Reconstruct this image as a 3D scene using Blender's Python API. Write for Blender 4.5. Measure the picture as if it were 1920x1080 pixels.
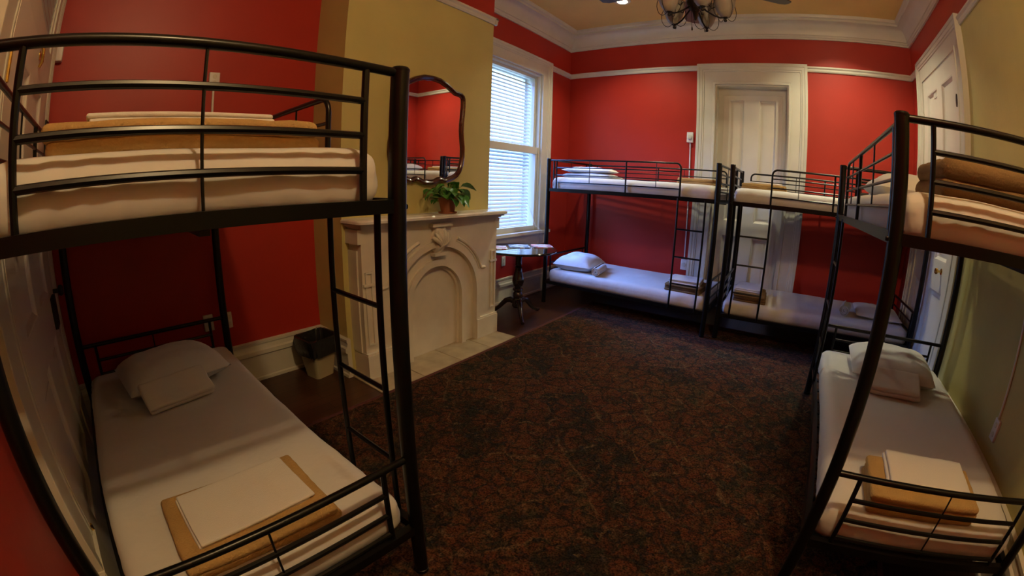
import bpy, bmesh, math, random
from mathutils import Vector, Matrix, noise
random.seed(7)
for o in list(bpy.data.objects): bpy.data.objects.remove(o)
SC = bpy.context.scene; COL = SC.collection
PI = math.pi
# ------------------------------------------------------------------ camera (wide fisheye action-camera lens)
CY, CP, CR = 0.6361, -0.2013, 0.0309
fw = Vector((-math.sin(CY)*math.cos(CP), math.cos(CY)*math.cos(CP), math.sin(CP)))
rt = Vector((math.cos(CY), math.sin(CY), 0)); up = rt.cross(fw)
rt2 = rt*math.cos(CR)+up*math.sin(CR); up2 = -rt*math.sin(CR)+up*math.cos(CR)
cam = bpy.data.cameras.new('camera'); camo = bpy.data.objects.new('camera', cam); COL.objects.link(camo)
camo.matrix_world = Matrix(((rt2.x, up2.x, -fw.x, 3.0408), (rt2.y, up2.y, -fw.y, -5.3925), (rt2.z, up2.z, -fw.z, 1.4329), (0, 0, 0, 1)))
cam.type = 'PANO'; cam.panorama_type = 'FISHEYE_LENS_POLYNOMIAL'; cam.sensor_width = 36; cam.sensor_fit = 'HORIZONTAL'
cam.fisheye_fov = PI
cam.fisheye_polynomial_k0 = 0
cam.fisheye_polynomial_k1, cam.fisheye_polynomial_k2, cam.fisheye_polynomial_k3, cam.fisheye_polynomial_k4 = -0.066359194, -0.00027965623, 5.169901e-05, -1.7975417e-06
cam.shift_y = -36.453/1080; cam.clip_start = 0.02
SC.camera = camo
# ------------------------------------------------------------------ world, exposure
W = bpy.data.worlds.new('sky'); SC.world = W; W.use_nodes = True
bgn = W.node_tree.nodes['Background']; bgn.inputs[0].default_value = (0.45, 0.70, 1.0, 1); bgn.inputs[1].default_value = 4.0
SC.view_settings.view_transform = 'Standard'; SC.view_settings.look = 'None'; SC.view_settings.gamma = 1; SC.view_settings.use_curve_mapping = False
SC.view_settings.exposure = 0.0
DOWNLIGHT_POWER = 30.0
sun = bpy.data.lights.new('daylight_window_offscreen', 'SUN'); sun.energy = 38.0; sun.angle = math.radians(55); sun.color = (.18, .33, 1.0)
suno = bpy.data.objects.new('daylight_window_offscreen', sun); COL.objects.link(suno); suno.location = (-3, -3, 4)
suno.rotation_euler = Vector((1.0, .42, -.82)).to_track_quat('-Z', 'Y').to_euler()
# ------------------------------------------------------------------ room numbers (metres)
XR, YN, ZC, ZT = 4.505, -5.79, 3.386, 3.635
DB, YBR, YBL = 0.427, -2.268, -3.857
ZRAIL = 3.012
# ------------------------------------------------------------------ mesh helpers
class MB:
    def __init__(s): s.v = []; s.f = []; s.nb = 0
    def add(s, vs, fs):
        b = len(s.v); s.v += [tuple(v) for v in vs]; s.f += [tuple(i+b for i in f) for f in fs]; return s
    def box(s, x0, x1, y0, y1, z0, z1):
        if x0 > x1: x0, x1 = x1, x0
        if y0 > y1: y0, y1 = y1, y0
        if z0 > z1: z0, z1 = z1, z0
        e = .0004*(s.nb % 6); s.nb += 1     # keep faces of neighbouring boxes from falling into one plane
        x0 -= e; y0 -= e; z0 -= e if z0 > .001 else 0; x1 += e; y1 += e; z1 += e
        return s.add([(x0,y0,z0),(x1,y0,z0),(x1,y1,z0),(x0,y1,z0),(x0,y0,z1),(x1,y0,z1),(x1,y1,z1),(x0,y1,z1)],
                     [(0,3,2,1),(4,5,6,7),(0,1,5,4),(1,2,6,5),(2,3,7,6),(3,0,4,7)])
    def tube(s, pts, r, n=8, cap=True, closed=False):
        pts = [Vector(p) for p in pts]; m = len(pts); rings = []
        rr = r if isinstance(r, (list, tuple)) else [r]*m
        prev = None
        for i, p in enumerate(pts):
            if closed: t = (pts[(i+1) % m]-pts[i-1])
            else: t = (pts[min(i+1, m-1)]-pts[max(i-1, 0)])
            t.normalize()
            if prev is None:
                a = Vector((0,0,1)) if abs(t.z) < .9 else Vector((1,0,0))
                u = t.cross(a).normalized()
            else:
                u = (prev-t*prev.dot(t)).normalized()
            prev = u; w = t.cross(u)
            rings.append([p+(u*math.cos(2*PI*k/n)+w*math.sin(2*PI*k/n))*rr[i] for k in range(n)])
        vs = [q for rg in rings for q in rg]; fs = []
        for i in range(m if closed else m-1):
            j = (i+1) % m
            for k in range(n):
                fs.append((i*n+k, i*n+(k+1) % n, j*n+(k+1) % n, j*n+k))
        if cap and not closed:
            fs.append(tuple(range(n-1, -1, -1))); fs.append(tuple((m-1)*n+k for k in range(n)))
        return s.add(vs, fs)
    def lathe(s, prof, n=24, c=(0,0,0), cap=True, axis='z'):
        vs = []; fs = []
        for r, z in prof:
            for k in range(n):
                a = 2*PI*k/n
                p = (r*math.cos(a), r*math.sin(a), z)
                if axis == 'x': p = (z, p[0], p[1])
                if axis == 'y': p = (p[0], z, p[1])
                vs.append((p[0]+c[0], p[1]+c[1], p[2]+c[2]))
        m = len(prof)
        for i in range(m-1):
            for k in range(n): fs.append((i*n+k, i*n+(k+1) % n, (i+1)*n+(k+1) % n, (i+1)*n+k))
        if cap: fs.append(tuple(range(n-1, -1, -1))); fs.append(tuple((m-1)*n+k for k in range(n)))
        return s.add(vs, fs)
    def extrude(s, prof, p0, p1, nrm):
        """profile of (out, z) points swept on the straight line p0-p1; out is measured along nrm"""
        vs = []
        for p in (p0, p1):
            for d, z in prof: vs.append((p[0]+nrm[0]*d, p[1]+nrm[1]*d, z))
        m = len(prof); fs = [(i, (i+1) % m, m+(i+1) % m, m+i) for i in range(m)]
        fs += [tuple(range(m-1, -1, -1)), tuple(range(m, 2*m))]
        return s.add(vs, fs)
    def prism(s, poly, fn, d0, d1):
        """polygon of 2-D points; fn(a, b, d) gives the 3-D point"""
        m = len(poly); vs = [fn(a, b, d0) for a, b in poly]+[fn(a, b, d1) for a, b in poly]
        fs = [(i, (i+1) % m, m+(i+1) % m, m+i) for i in range(m)]+[tuple(range(m-1, -1, -1)), tuple(range(m, 2*m))]
        return s.add(vs, fs)
    def grid(s, nu, nv, fn, wrapu=False):
        vs = [fn(i/(nu if wrapu else nu-1), j/(nv-1)) for j in range(nv) for i in range(nu)]; fs = []
        for j in range(nv-1):
            for i in range(nu if wrapu else nu-1):
                i2 = (i+1) % nu; fs.append((j*nu+i, j*nu+i2, (j+1)*nu+i2, (j+1)*nu+i))
        return s.add(vs, fs)
    def rbox(s, lx, ly, lz, r, seg=(10,6,2), c=(0,0,0), disp=None):
        """soft box: lengths, rounding radius; disp(p, n) -> offset along the normal"""
        import itertools
        key = {}; vs = []; fs = []
        hx, hy, hz = lx/2, ly/2, lz/2
        def samples(h, k):
            inner = [-h+r+(2*h-2*r)*i/k for i in range(k+1)] if h > r else [0]
            e = [h*1.0-r*(1-q) for q in (0.45, 0.8, 1.0)]
            return sorted(set([round(x, 5) for x in [-a for a in e]+inner+e]))
        A = [samples(hx, seg[0]), samples(hy, seg[1]), samples(hz, seg[2])]
        def vert(p):
            k = tuple(round(x, 5) for x in p)
            if k not in key:
                cl = Vector((max(-hx+r, min(hx-r, p[0])), max(-hy+r, min(hy-r, p[1])), max(-hz+r, min(hz-r, p[2]))))
                d = Vector(p)-cl; nn = d.normalized() if d.length > 1e-9 else Vector((0,0,1))
                q = cl+nn*min(r, d.length if max(abs(x) for x in d) < r-1e-6 and sum(abs(x) > 1e-9 for x in d) < 2 else r)
                if disp: q = q+nn*disp(q, nn)
                key[k] = len(vs); vs.append((q.x+c[0], q.y+c[1], q.z+c[2]))
            return key[k]
        for ax in range(3):
            o1, o2 = [i for i in range(3) if i != ax]
            for sg in (A[ax][0], A[ax][-1]):
                for a, b in itertools.product(range(len(A[o1])-1), range(len(A[o2])-1)):
                    q = []
                    for i, j in ((a, b), (a+1, b), (a+1, b+1), (a, b+1)):
                        p = [0, 0, 0]; p[ax] = sg; p[o1] = A[o1][i]; p[o2] = A[o2][j]; q.append(vert(p))
                    fs.append(tuple(q))
        return s.add(vs, fs)
def obj(name, mb, mat, parent=None, smooth=True, angle=40):
    me = bpy.data.meshes.new(name); me.from_pydata(mb.v, [], mb.f)
    bm = bmesh.new(); bm.from_mesh(me); bmesh.ops.recalc_face_normals(bm, faces=bm.faces); bm.to_mesh(me); bm.free()
    me.materials.append(mat)
    if smooth:
        try: me.shade_smooth(); me.set_sharp_from_angle(angle=math.radians(angle))
        except Exception:
            for p in me.polygons: p.use_smooth = True
    o = bpy.data.objects.new(name, me); COL.objects.link(o)
    if parent: o.parent = parent
    return o
def tag(o, label, cat, group=None):
    o['label'] = label; o['category'] = cat
    if group: o['group'] = group
    return o
def empty(name, loc=(0,0,0), rz=0):
    o = bpy.data.objects.new(name, None); o.empty_display_size = .1; COL.objects.link(o); o.location = loc; o.rotation_euler = (0,0,rz); return o
def struct(name, mb, mat, smooth=False):
    o = obj(name, mb, mat, None, smooth); o['kind'] = 'structure'; return o
def part(name, parent, mat, mb, smooth=True): return obj(name, mb, mat, parent, smooth)
def fbm(p, sc, oct=3): return noise.fractal(Vector(p)*sc, 1.0, 2.0, oct)
# ------------------------------------------------------------------ materials
def mat(name, col, rough=.6, metal=0, bump=0, bscale=60, var=0, vscale=4, spec=.5, stretch=None, coat=0):
    m = bpy.data.materials.new(name); m.use_nodes = True; nt = m.node_tree; b = nt.nodes['Principled BSDF']
    b.inputs['Base Color'].default_value = (*col, 1); b.inputs['Roughness'].default_value = rough; b.inputs['Metallic'].default_value = metal
    b.inputs['Specular IOR Level'].default_value = spec; b.inputs['Coat Weight'].default_value = coat
    tc = nt.nodes.new('ShaderNodeTexCoord'); co = tc.outputs['Object']
    if stretch:
        mp = nt.nodes.new('ShaderNodeMapping'); mp.inputs['Scale'].default_value = stretch; nt.links.new(co, mp.inputs[0]); co = mp.outputs[0]
    if var:
        n = nt.nodes.new('ShaderNodeTexNoise'); n.inputs['Scale'].default_value = vscale; n.inputs['Detail'].default_value = 6; nt.links.new(co, n.inputs['Vector'])
        r = nt.nodes.new('ShaderNodeValToRGB'); e = r.color_ramp.elements
        e[0].position = .3; e[1].position = .7
        e[0].color = (*[max(0, c*(1-var)) for c in col], 1); e[1].color = (*[min(1, c*(1+var)) for c in col], 1)
        nt.links.new(n.outputs[0], r.inputs[0]); nt.links.new(r.outputs[0], b.inputs['Base Color'])
    if bump:
        n = nt.nodes.new('ShaderNodeTexNoise'); n.inputs['Scale'].default_value = bscale; n.inputs['Detail'].default_value = 4; nt.links.new(co, n.inputs['Vector'])
        bp = nt.nodes.new('ShaderNodeBump'); bp.inputs['Strength'].default_value = bump; bp.inputs['Distance'].default_value = .01
        nt.links.new(n.outputs[0], bp.inputs['Height']); nt.links.new(bp.outputs[0], b.inputs['Normal'])
    return m
M = {}
M['red'] = mat('red_wall_paint', (.38, .025, .015), .42, bump=.05, bscale=30, var=.06, vscale=2, spec=.32)
M['yellow'] = mat('yellow_wall_paint', (.53, .46, .175), .40, bump=.12, bscale=45, var=.05, vscale=3)
M['ceil'] = mat('tan_ceiling_paint', (.74, .52, .18), .7, bump=.05, var=.05, vscale=2)
M['trim'] = mat('cream_trim_paint', (.61, .58, .49), .35, bump=.04, bscale=30, var=.04)
M['door'] = mat('white_door_paint', (.68, .63, .55), .38, bump=.05, bscale=25, var=.04)
M['marble'] = mat('painted_marble', (.66, .60, .49), .35, bump=.05, bscale=18, var=.08, vscale=5)
M['shelf'] = mat('shelf_marble', (.72, .68, .62), .22, var=.10, vscale=6)
M['black'] = mat('black_metal', (.0035, .0035, .0035), .28, spec=.32)
M['sheet'] = mat('white_sheet', (.62, .60, .575), .85, bump=.55, bscale=9, spec=.2, var=.03)
M['pillow'] = mat('white_pillowcase', (.66, .65, .63), .85, bump=.25, bscale=22, spec=.2)
M['towel'] = mat('white_terry', (.66, .635, .60), .95, bump=.25, bscale=320, spec=.1)
M['tan'] = mat('tan_blanket', (.42, .265, .105), .95, bump=.5, bscale=120, spec=.1, var=.10, vscale=8)
M['brown'] = mat('brown_blanket', (.20, .125, .06), .95, bump=.5, bscale=120, spec=.1, var=.12, vscale=8)
M['walnut'] = mat('dark_wood_table', (.020, .010, .008), .12, var=.4, vscale=5, stretch=(1,1,4), coat=.5)
M['mahog'] = mat('mahogany_frame', (.055, .012, .007), .18, var=.35, vscale=12, coat=.6)
M['plast'] = mat('white_plastic', (.70, .68, .64), .4)
M['slat'] = mat('white_blind_slat', (.62, .62, .60), .45)
M['brass'] = mat('brass', (.72, .47, .13), .25, metal=1)
M['iron'] = mat('dark_iron', (.03, .026, .022), .5, metal=.6)
M['terra'] = mat('terracotta', (.33, .12, .055), .8, var=.15, vscale=10, bump=.1)
M['soil'] = mat('potting_soil', (.03, .02, .012), .95, bump=.8, bscale=60)
M['bag'] = mat('black_bin_bag', (.012, .012, .013), .28, bump=.6, bscale=22)
M['bin'] = mat('beige_bin_plastic', (.46, .40, .25), .5)
M['hearth'] = mat('hearth_stone', (.36, .28, .18), .4, var=.22, vscale=7, bump=.08)
M['bronze'] = mat('bronze_fan_metal', (.055, .040, .028), .45, metal=.7, var=.2)
M['frost'] = mat('frosted_glass_shade', (.34, .31, .26), .35, var=.15, vscale=9, spec=.6)
M['blade'] = mat('dark_fan_blade', (.045, .028, .018), .4, var=.3, vscale=3, stretch=(1,8,1))
M['stain'] = mat('stained_glass_print', (.4, .3, .15), .4)
def mirror_mat():
    m = bpy.data.materials.new('mirror_glass'); m.use_nodes = True; b = m.node_tree.nodes['Principled BSDF']
    b.inputs['Base Color'].default_value = (.92, .92, .92, 1); b.inputs['Metallic'].default_value = 1; b.inputs['Roughness'].default_value = .015; return m
M['mirror'] = mirror_mat()
def glass_mat():
    m = bpy.data.materials.new('window_glass'); m.use_nodes = True; nt = m.node_tree; nt.nodes.clear()
    o = nt.nodes.new('ShaderNodeOutputMaterial'); mx = nt.nodes.new('ShaderNodeMixShader'); t = nt.nodes.new('ShaderNodeBsdfTransparent'); g = nt.nodes.new('ShaderNodeBsdfGlossy')
    g.inputs['Roughness'].default_value = .02; mx.inputs[0].default_value = .06; t.inputs[0].default_value = (.93, .97, .97, 1)
    nt.links.new(t.outputs[0], mx.inputs[1]); nt.links.new(g.outputs[0], mx.inputs[2]); nt.links.new(mx.outputs[0], o.inputs[0]); return m
M['glass'] = glass_mat()
def emit_mat(name, col, st):
    m = bpy.data.materials.new(name); m.use_nodes = True; b = m.node_tree.nodes['Principled BSDF']
    b.inputs['Base Color'].default_value = (.8, .8, .8, 1); b.inputs['Emission Color'].default_value = (*col, 1); b.inputs['Emission Strength'].default_value = st; return m
M['bulb'] = emit_mat('lit_lamp_lens', (1, .80, .50), 14)
def floor_mat():
    m = bpy.data.materials.new('dark_wood_floor'); m.use_nodes = True; nt = m.node_tree; b = nt.nodes['Principled BSDF']; b.inputs['Roughness'].default_value = .32
    tc = nt.nodes.new('ShaderNodeTexCoord'); br = nt.nodes.new('ShaderNodeTexBrick'); mp = nt.nodes.new('ShaderNodeMapping'); mp.inputs['Rotation'].default_value = (0,0,PI/2)
    nt.links.new(tc.outputs['Object'], mp.inputs[0]); nt.links.new(mp.outputs[0], br.inputs['Vector'])
    br.inputs['Scale'].default_value = 1; br.inputs['Brick Width'].default_value = 1.6; br.inputs['Row Height'].default_value = .085; br.inputs['Mortar Size'].default_value = .0025
    br.inputs['Color1'].default_value = (.085, .030, .014, 1); br.inputs['Color2'].default_value = (.055, .020, .010, 1); br.inputs['Mortar'].default_value = (.012, .006, .004, 1); br.offset = .37
    n = nt.nodes.new('ShaderNodeTexNoise'); n.inputs['Scale'].default_value = 6; n.inputs['Detail'].default_value = 8
    m2 = nt.nodes.new('ShaderNodeMapping'); m2.inputs['Scale'].default_value = (8, .6, 1); nt.links.new(tc.outputs['Object'], m2.inputs[0]); nt.links.new(m2.outputs[0], n.inputs['Vector'])
    mx = nt.nodes.new('ShaderNodeMix'); mx.data_type = 'RGBA'; mx.blend_type = 'MULTIPLY'; mx.inputs[0].default_value = .5
    nt.links.new(br.outputs[0], mx.inputs[6]); nt.links.new(n.outputs[0], mx.inputs[7]); nt.links.new(mx.outputs[2], b.inputs['Base Color']); return m
M['floor'] = floor_mat()
def rug_mat():
    m = bpy.data.materials.new('oriental_rug'); m.use_nodes = True; nt = m.node_tree; b = nt.nodes['Principled BSDF']; b.inputs['Roughness'].default_value = .98; b.inputs['Specular IOR Level'].default_value = .1
    L = nt.links.new; N = nt.nodes.new
    tc = N('ShaderNodeTexCoord')
    def ramp(src, stops, inter='LINEAR'):
        r = N('ShaderNodeValToRGB'); r.color_ramp.interpolation = inter; e = r.color_ramp.elements
        while len(e) < len(stops): e.new(.5)
        for i, (p, c) in enumerate(stops): e[i].position = p; e[i].color = (*c, 1)
        L(src, r.inputs[0]); return r.outputs[0]
    def mix(f, a, c, mode='MIX'):
        x = N('ShaderNodeMix'); x.data_type = 'RGBA'; x.blend_type = mode
        if isinstance(f, float): x.inputs[0].default_value = f
        else: L(f, x.inputs[0])
        L(a, x.inputs[6])
        if isinstance(c, tuple): x.inputs[7].default_value = (*c, 1)
        else: L(c, x.inputs[7])
        return x.outputs[2]
    # wobble the coordinates so that the knotted motifs look hand drawn
    wn = N('ShaderNodeTexNoise'); wn.inputs['Scale'].default_value = 9; L(tc.outputs['Object'], wn.inputs['Vector'])
    sb = N('ShaderNodeVectorMath'); sb.operation = 'MULTIPLY_ADD'; L(wn.outputs['Color'], sb.inputs[0]); sb.inputs[1].default_value = (.09, .09, 0); L(tc.outputs['Object'], sb.inputs[2])
    co = sb.outputs[0]
    mp = N('ShaderNodeMapping'); mp.inputs['Rotation'].default_value = (0, 0, PI/4); L(co, mp.inputs[0])
    v = N('ShaderNodeTexVoronoi'); v.inputs['Scale'].default_value = 3.1; v.inputs['Randomness'].default_value = .28; L(mp.outputs[0], v.inputs['Vector'])
    ve = N('ShaderNodeTexVoronoi'); ve.feature = 'DISTANCE_TO_EDGE'; ve.inputs['Scale'].default_value = 3.1; ve.inputs['Randomness'].default_value = .28; L(mp.outputs[0], ve.inputs['Vector'])
    sx = N('ShaderNodeSeparateColor'); L(v.outputs['Color'], sx.inputs[0])
    blot = N('ShaderNodeTexNoise'); blot.inputs['Scale'].default_value = 5.5; blot.inputs['Detail'].default_value = 5; blot.inputs['Roughness'].default_value = .65; L(co, blot.inputs['Vector'])
    bsum = N('ShaderNodeMath'); bsum.operation = 'MULTIPLY_ADD'; L(sx.outputs[0], bsum.inputs[0]); bsum.inputs[1].default_value = .30; L(blot.outputs[0], bsum.inputs[2])
    cell = ramp(bsum.outputs[0], [(.40, (.015, .012, .010)), (.52, (.030, .015, .009)), (.60, (.060, .019, .010)), (.74, (.066, .026, .013)), (.86, (.026, .021, .013))])
    vm = N('ShaderNodeTexVoronoi'); vm.feature = 'DISTANCE_TO_EDGE'; vm.inputs['Scale'].default_value = 8.5; L(co, vm.inputs['Vector'])
    cell = mix(ramp(vm.outputs['Distance'], [(.03, (.75, .75, .75)), (.09, (0, 0, 0))]), cell, (.012, .010, .009))
    small = N('ShaderNodeTexVoronoi'); small.inputs['Scale'].default_value = 44; L(co, small.inputs['Vector'])
    s2 = N('ShaderNodeSeparateColor'); L(small.outputs['Color'], s2.inputs[0])
    motif = ramp(s2.outputs[1], [(0, (.006, .006, .007)), (.24, (.056, .016, .009)), (.42, (.026, .027, .016)), (.58, (.068, .034, .015)), (.72, (.011, .013, .020)), (.90, (.085, .058, .034))], 'CONSTANT')
    fn = N('ShaderNodeTexNoise'); fn.inputs['Scale'].default_value = 30; fn.inputs['Detail'].default_value = 6; fn.inputs['Roughness'].default_value = .8; L(tc.outputs['Object'], fn.inputs['Vector'])
    mask = ramp(fn.outputs[0], [(.45, (0, 0, 0)), (.62, (.72, .72, .72))])
    c1 = mix(mask, cell, motif)
    ln = ramp(ve.outputs['Distance'], [(.012, (1, 1, 1)), (.030, (0, 0, 0))])
    brk = ramp(wn.outputs[0], [(.45, (0, 0, 0)), (.62, (.6, .6, .6))])
    lm = N('ShaderNodeMath'); lm.operation = 'MULTIPLY'; L(ln, lm.inputs[0]); L(brk, lm.inputs[1])
    c2 = mix(lm.outputs[0], c1, (.10, .065, .035))
    spk = N('ShaderNodeTexNoise'); spk.inputs['Scale'].default_value = 130; spk.inputs['Detail'].default_value = 3; L(tc.outputs['Object'], spk.inputs['Vector'])
    c3 = mix(.9, c2, ramp(spk.outputs[0], [(.36, (.25, .25, .25)), (.66, (1.8, 1.7, 1.5))]), 'MULTIPLY')
    L(c3, b.inputs['Base Color'])
    bp = N('ShaderNodeBump'); bp.inputs['Strength'].default_value = .6; bp.inputs['Distance'].default_value = .004; L(spk.outputs[0], bp.inputs['Height']); L(bp.outputs[0], b.inputs['Normal'])
    return m
M['rug'] = rug_mat(); M['rugedge'] = mat('rug_binding', (.075, .014, .010), .95, var=.3, vscale=40)
def leaf_mat():
    m = mat('pothos_leaf', (.045, .17, .022), .35, var=.5, vscale=22); return m
M['leaf'] = leaf_mat(); M['stem'] = mat('plant_stem', (.16, .24, .06), .6)
# ------------------------------------------------------------------ room shell
T = .28
struct('floor', MB().box(-.5, XR+.3, YN-.3, .5, -.1, 0), M['floor'])
struct('ceiling', MB().box(-.3, XR+.3, YN-.3, .4, ZT, ZT+.1), M['ceil'])
# window opening in the left wall
WY0, WY1, WZ0, WZ1 = -2.02, -.765, .83, 2.86
struct('wall_left', MB().box(-T, 0, YN-.3, WY0, 0, ZT).box(-T, 0, WY1, .4, 0, ZT).box(-T, 0, WY0, WY1, 0, WZ0).box(-T, 0, WY0, WY1, WZ1, ZT), M['red'])
DX0, DX1, DZ = 2.063, 2.965, 2.80
struct('wall_back', MB().box(0, DX0, 0, .4, 0, ZT).box(DX1, XR+.3, 0, .4, 0, ZT).box(DX0, DX1, 0, .4, DZ, ZT).box(DX0, DX1, .3, .4, 0, DZ), M['red'])
RD0, RD1 = -1.69, -.56      # right-wall door leaf
struct('wall_right', MB().box(XR, XR+.3, YN-.3, .4, ZRAIL, ZT).box(XR, XR+.3, -1.2, 0, 0, ZRAIL), M['red'])
struct('wall_right_yellow', MB().box(XR, XR+.3, YN-.3, -1.2, 0, ZRAIL), M['yellow'])
struct('wall_near', MB().box(0, XR, YN-.3, YN, 0, ZT), M['red'])
struct('wall_chimney_breast', MB().box(0, DB, YBL, YBR, 0, ZRAIL), M['yellow'])
struct('wall_chimney_frieze', MB().box(0, DB, YBL, YBR, ZRAIL, ZT), M['red'])
# cornice: coved and stepped profile swept round the whole room
per = [(0, YN), (XR, YN), (XR, 0), (0, 0), (0, YBR), (DB, YBR), (DB, YBL), (0, YBL)]
def inset(poly, d):
    out = []; n = len(poly)
    for i in range(n):
        p0, p1, p2 = Vector(poly[i-1]), Vector(poly[i]), Vector(poly[(i+1) % n])
        a = (p1-p0).normalized(); b = (p2-p1).normalized()
        na = Vector((-a.y, a.x)); nb = Vector((-b.y, b.x)); out.append(p1+(na+nb)*d)
    return out
cp = [(0, ZC-.004), (.022, ZC-.004), (.022, ZC+.012), (.034, ZC+.020), (.034, ZC+.040), (.046, ZC+.045)]
for k in range(9):
    a = k/8*PI/2; cp.append((.046+.115*(1-math.cos(a)), ZC+.045+.135*math.sin(a)))
cp += [(.175, ZC+.180), (.175, ZC+.205), (.198, ZC+.212), (.204, ZC+.228), (.204, ZT+.002)]
mb = MB(); vs = []; fs = []; n = len(per)
for d, z in cp: vs += [(q.x, q.y, z) for q in inset(per, d)]
for i in range(len(cp)-1):
    for k in range(n): fs.append((i*n+k, i*n+(k+1) % n, (i+1)*n+(k+1) % n, (i+1)*n+k))
mb.add(vs, fs); o = struct('trim_1', mb, M['trim'], True)
# picture rail
rp = [(-.005, ZRAIL-.034), (.014, ZRAIL-.034), (.022, ZRAIL-.020), (.022, ZRAIL), (.034, ZRAIL+.014), (.034, ZRAIL+.030), (-.005, ZRAIL+.034)]
mb = MB()
for p0, p1, nr in [((0, YN), (0, YBL), (1, 0)), ((0, YBL), (DB+.034, YBL), (0, -1)), ((DB, YBL-.034), (DB, YBR+.034), (1, 0)), ((DB+.034, YBR), (0, YBR), (0, 1)), ((0, -.545), (0, 0), (1, 0)),
                   ((0, 0), (1.833, 0), (0, -1)), ((3.19, 0), (XR, 0), (0, -1)), ((XR, 0), (XR, -.36), (-1, 0)), ((XR, -1.875), (XR, YN), (-1, 0)), ((1.75, YN), (XR, YN), (0, 1))]:
    mb.extrude(rp, p0, p1, nr)
struct('trim_2', mb, M['trim'])
# baseboards
bp_ = [(-.005, -.005), (.040, -.005), (.040, .022), (.030, .030), (.030, .195), (.044, .205), (.044, .235), (.030, .245), (.024, .275), (.030, .285), (.030, .300), (-.005, .305)]
bp_ = [(a, max(z, 0)) for a, z in bp_]
def baseboard(side, segs):
    mb = MB()
    for s in segs: mb.extrude(bp_, *s)
    struct('baseboard_'+side, mb, M['trim'])
baseboard('left', [((0, YN), (0, YBL), (1, 0)), ((0, YBR), (0, 0), (1, 0))])
baseboard('chimney', [((0, YBL), (DB+.03, YBL), (0, -1)), ((DB, YBR), (0, YBR), (0, 1))])
baseboard('back', [((0, 0), (1.835, 0), (0, -1)), ((3.188, 0), (XR, 0), (0, -1))])
baseboard('right', [((XR, 0), (XR, -.36), (-1, 0)), ((XR, -1.875), (XR, YN), (-1, 0))])
baseboard('near', [((1.72, YN), (XR, YN), (0, 1))])
# ------------------------------------------------------------------ doors
def panel_leaf(root, fn, u0, u1, z0, z1, d0, d1, cols, rows, dm):
    """fn(u,z,d)->xyz; stiles and rails d0..d1, panels recessed; cols/rows are lists of (a,b) panel extents"""
    def bx(mb, a, b, c, d, e, f):
        p = [fn(*q) for q in ((a, c, e), (b, c, e), (b, d, e), (a, d, e), (a, c, f), (b, c, f), (b, d, f), (a, d, f))]
        return mb.add(p, [(0,3,2,1),(4,5,6,7),(0,1,5,4),(1,2,6,5),(2,3,7,6),(3,0,4,7)])
    mb = MB(); us = [u0]+[x for c in cols for x in c]+[u1]
    for i in range(0, len(us), 2): bx(mb, us[i], us[i+1], z0, z1, d0, d1)
    zs = [z0]+[x for r in rows for x in r]+[z1]
    for i in range(0, len(zs), 2):
        for c in cols: bx(mb, c[0], c[1], zs[i], zs[i+1], d0, d1)
    part('door_leaf', root, dm, mb, False)
    for c in cols:
        for r in rows:
            mb = MB(); dd = d1-d0
            bx(mb, c[0]-.003, c[1]+.003, r[0]-.003, r[1]+.003, d0, d0+dd*.30)
            w = .035
            pts_o = [(c[0], r[0]), (c[1], r[0]), (c[1], r[1]), (c[0], r[1])]
            vs = []
            for ins, dep in ((0, d0+dd*.97), (.010, d0+dd*.95), (.020, d0+dd*.55), (w, d0+dd*.28)):
                vs += [fn(c[0]+ins, r[0]+ins, dep), fn(c[1]-ins, r[0]+ins, dep), fn(c[1]-ins, r[1]-ins, dep), fn(c[0]+ins, r[1]-ins, dep)]
            fs = [(i*4+k, i*4+(k+1) % 4, (i+1)*4+(k+1) % 4, (i+1)*4+k) for i in range(3) for k in range(4)]
            mb.add(vs, fs)
            # raised field
            a, b, e, f = c[0]+.06, c[1]-.06, r[0]+.06, r[1]-.06
            if b-a > .05: bx(mb, a, b, e, f, d0+dd*.20, d0+dd*.42)
            part('door_panel', root, dm, mb, False)
def casing(root, fn, u0, u1, zt, w, th, hw, z0=0.0, plinth=True):
    """mitred architrave round an opening u0..u1 up to zt"""
    pf = [(0, -.01), (0, .70), (.10, .70), (.12, .55), (.60, .55), (.62, .70), (.69, .72), (.71, .84), (.84, .86), (.86, .98), (.98, 1.0), (1, .94), (1, -.01)]
    pf = [(o, d*th if d > 0 else d) for o, d in pf]; m = len(pf)
    path = [[(u0-o*w, z0) for o, d in pf], [(u0-o*w, zt+o*hw) for o, d in pf], [(u1+o*w, zt+o*hw) for o, d in pf], [(u1+o*w, z0) for o, d in pf]]
    for k in range(3):
        vs = [fn(u, z, d) for (u, z), (o, d) in zip(path[k], pf)]+[fn(u, z, d) for (u, z), (o, d) in zip(path[k+1], pf)]
        fs = [(i, (i+1) % m, m+(i+1) % m, m+i) for i in range(m)]+[tuple(range(m-1, -1, -1)), tuple(range(m, 2*m))]
        part('casing', root, M['trim'], MB().add(vs, fs), False)
    if plinth:
        for s_, q in ((-1, u0), (1, u1)):
            a, b = sorted((q-s_*.005, q+s_*(w+.007)))
            p = [fn(*t) for t in ((a, 0, -.01), (b, 0, -.01), (b, .31, -.01), (a, .31, -.01), (a, 0, th*1.08), (b, 0, th*1.08), (b, .31, th*1.08), (a, .31, th*1.08))]
            part('casing_plinth', root, M['trim'], MB().add(p, [(0,3,2,1),(4,5,6,7),(0,1,5,4),(1,2,6,5),(2,3,7,6),(3,0,4,7)]), False)
def door(name):
    e = empty(name); e['kind'] = 'structure'; return e
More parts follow.
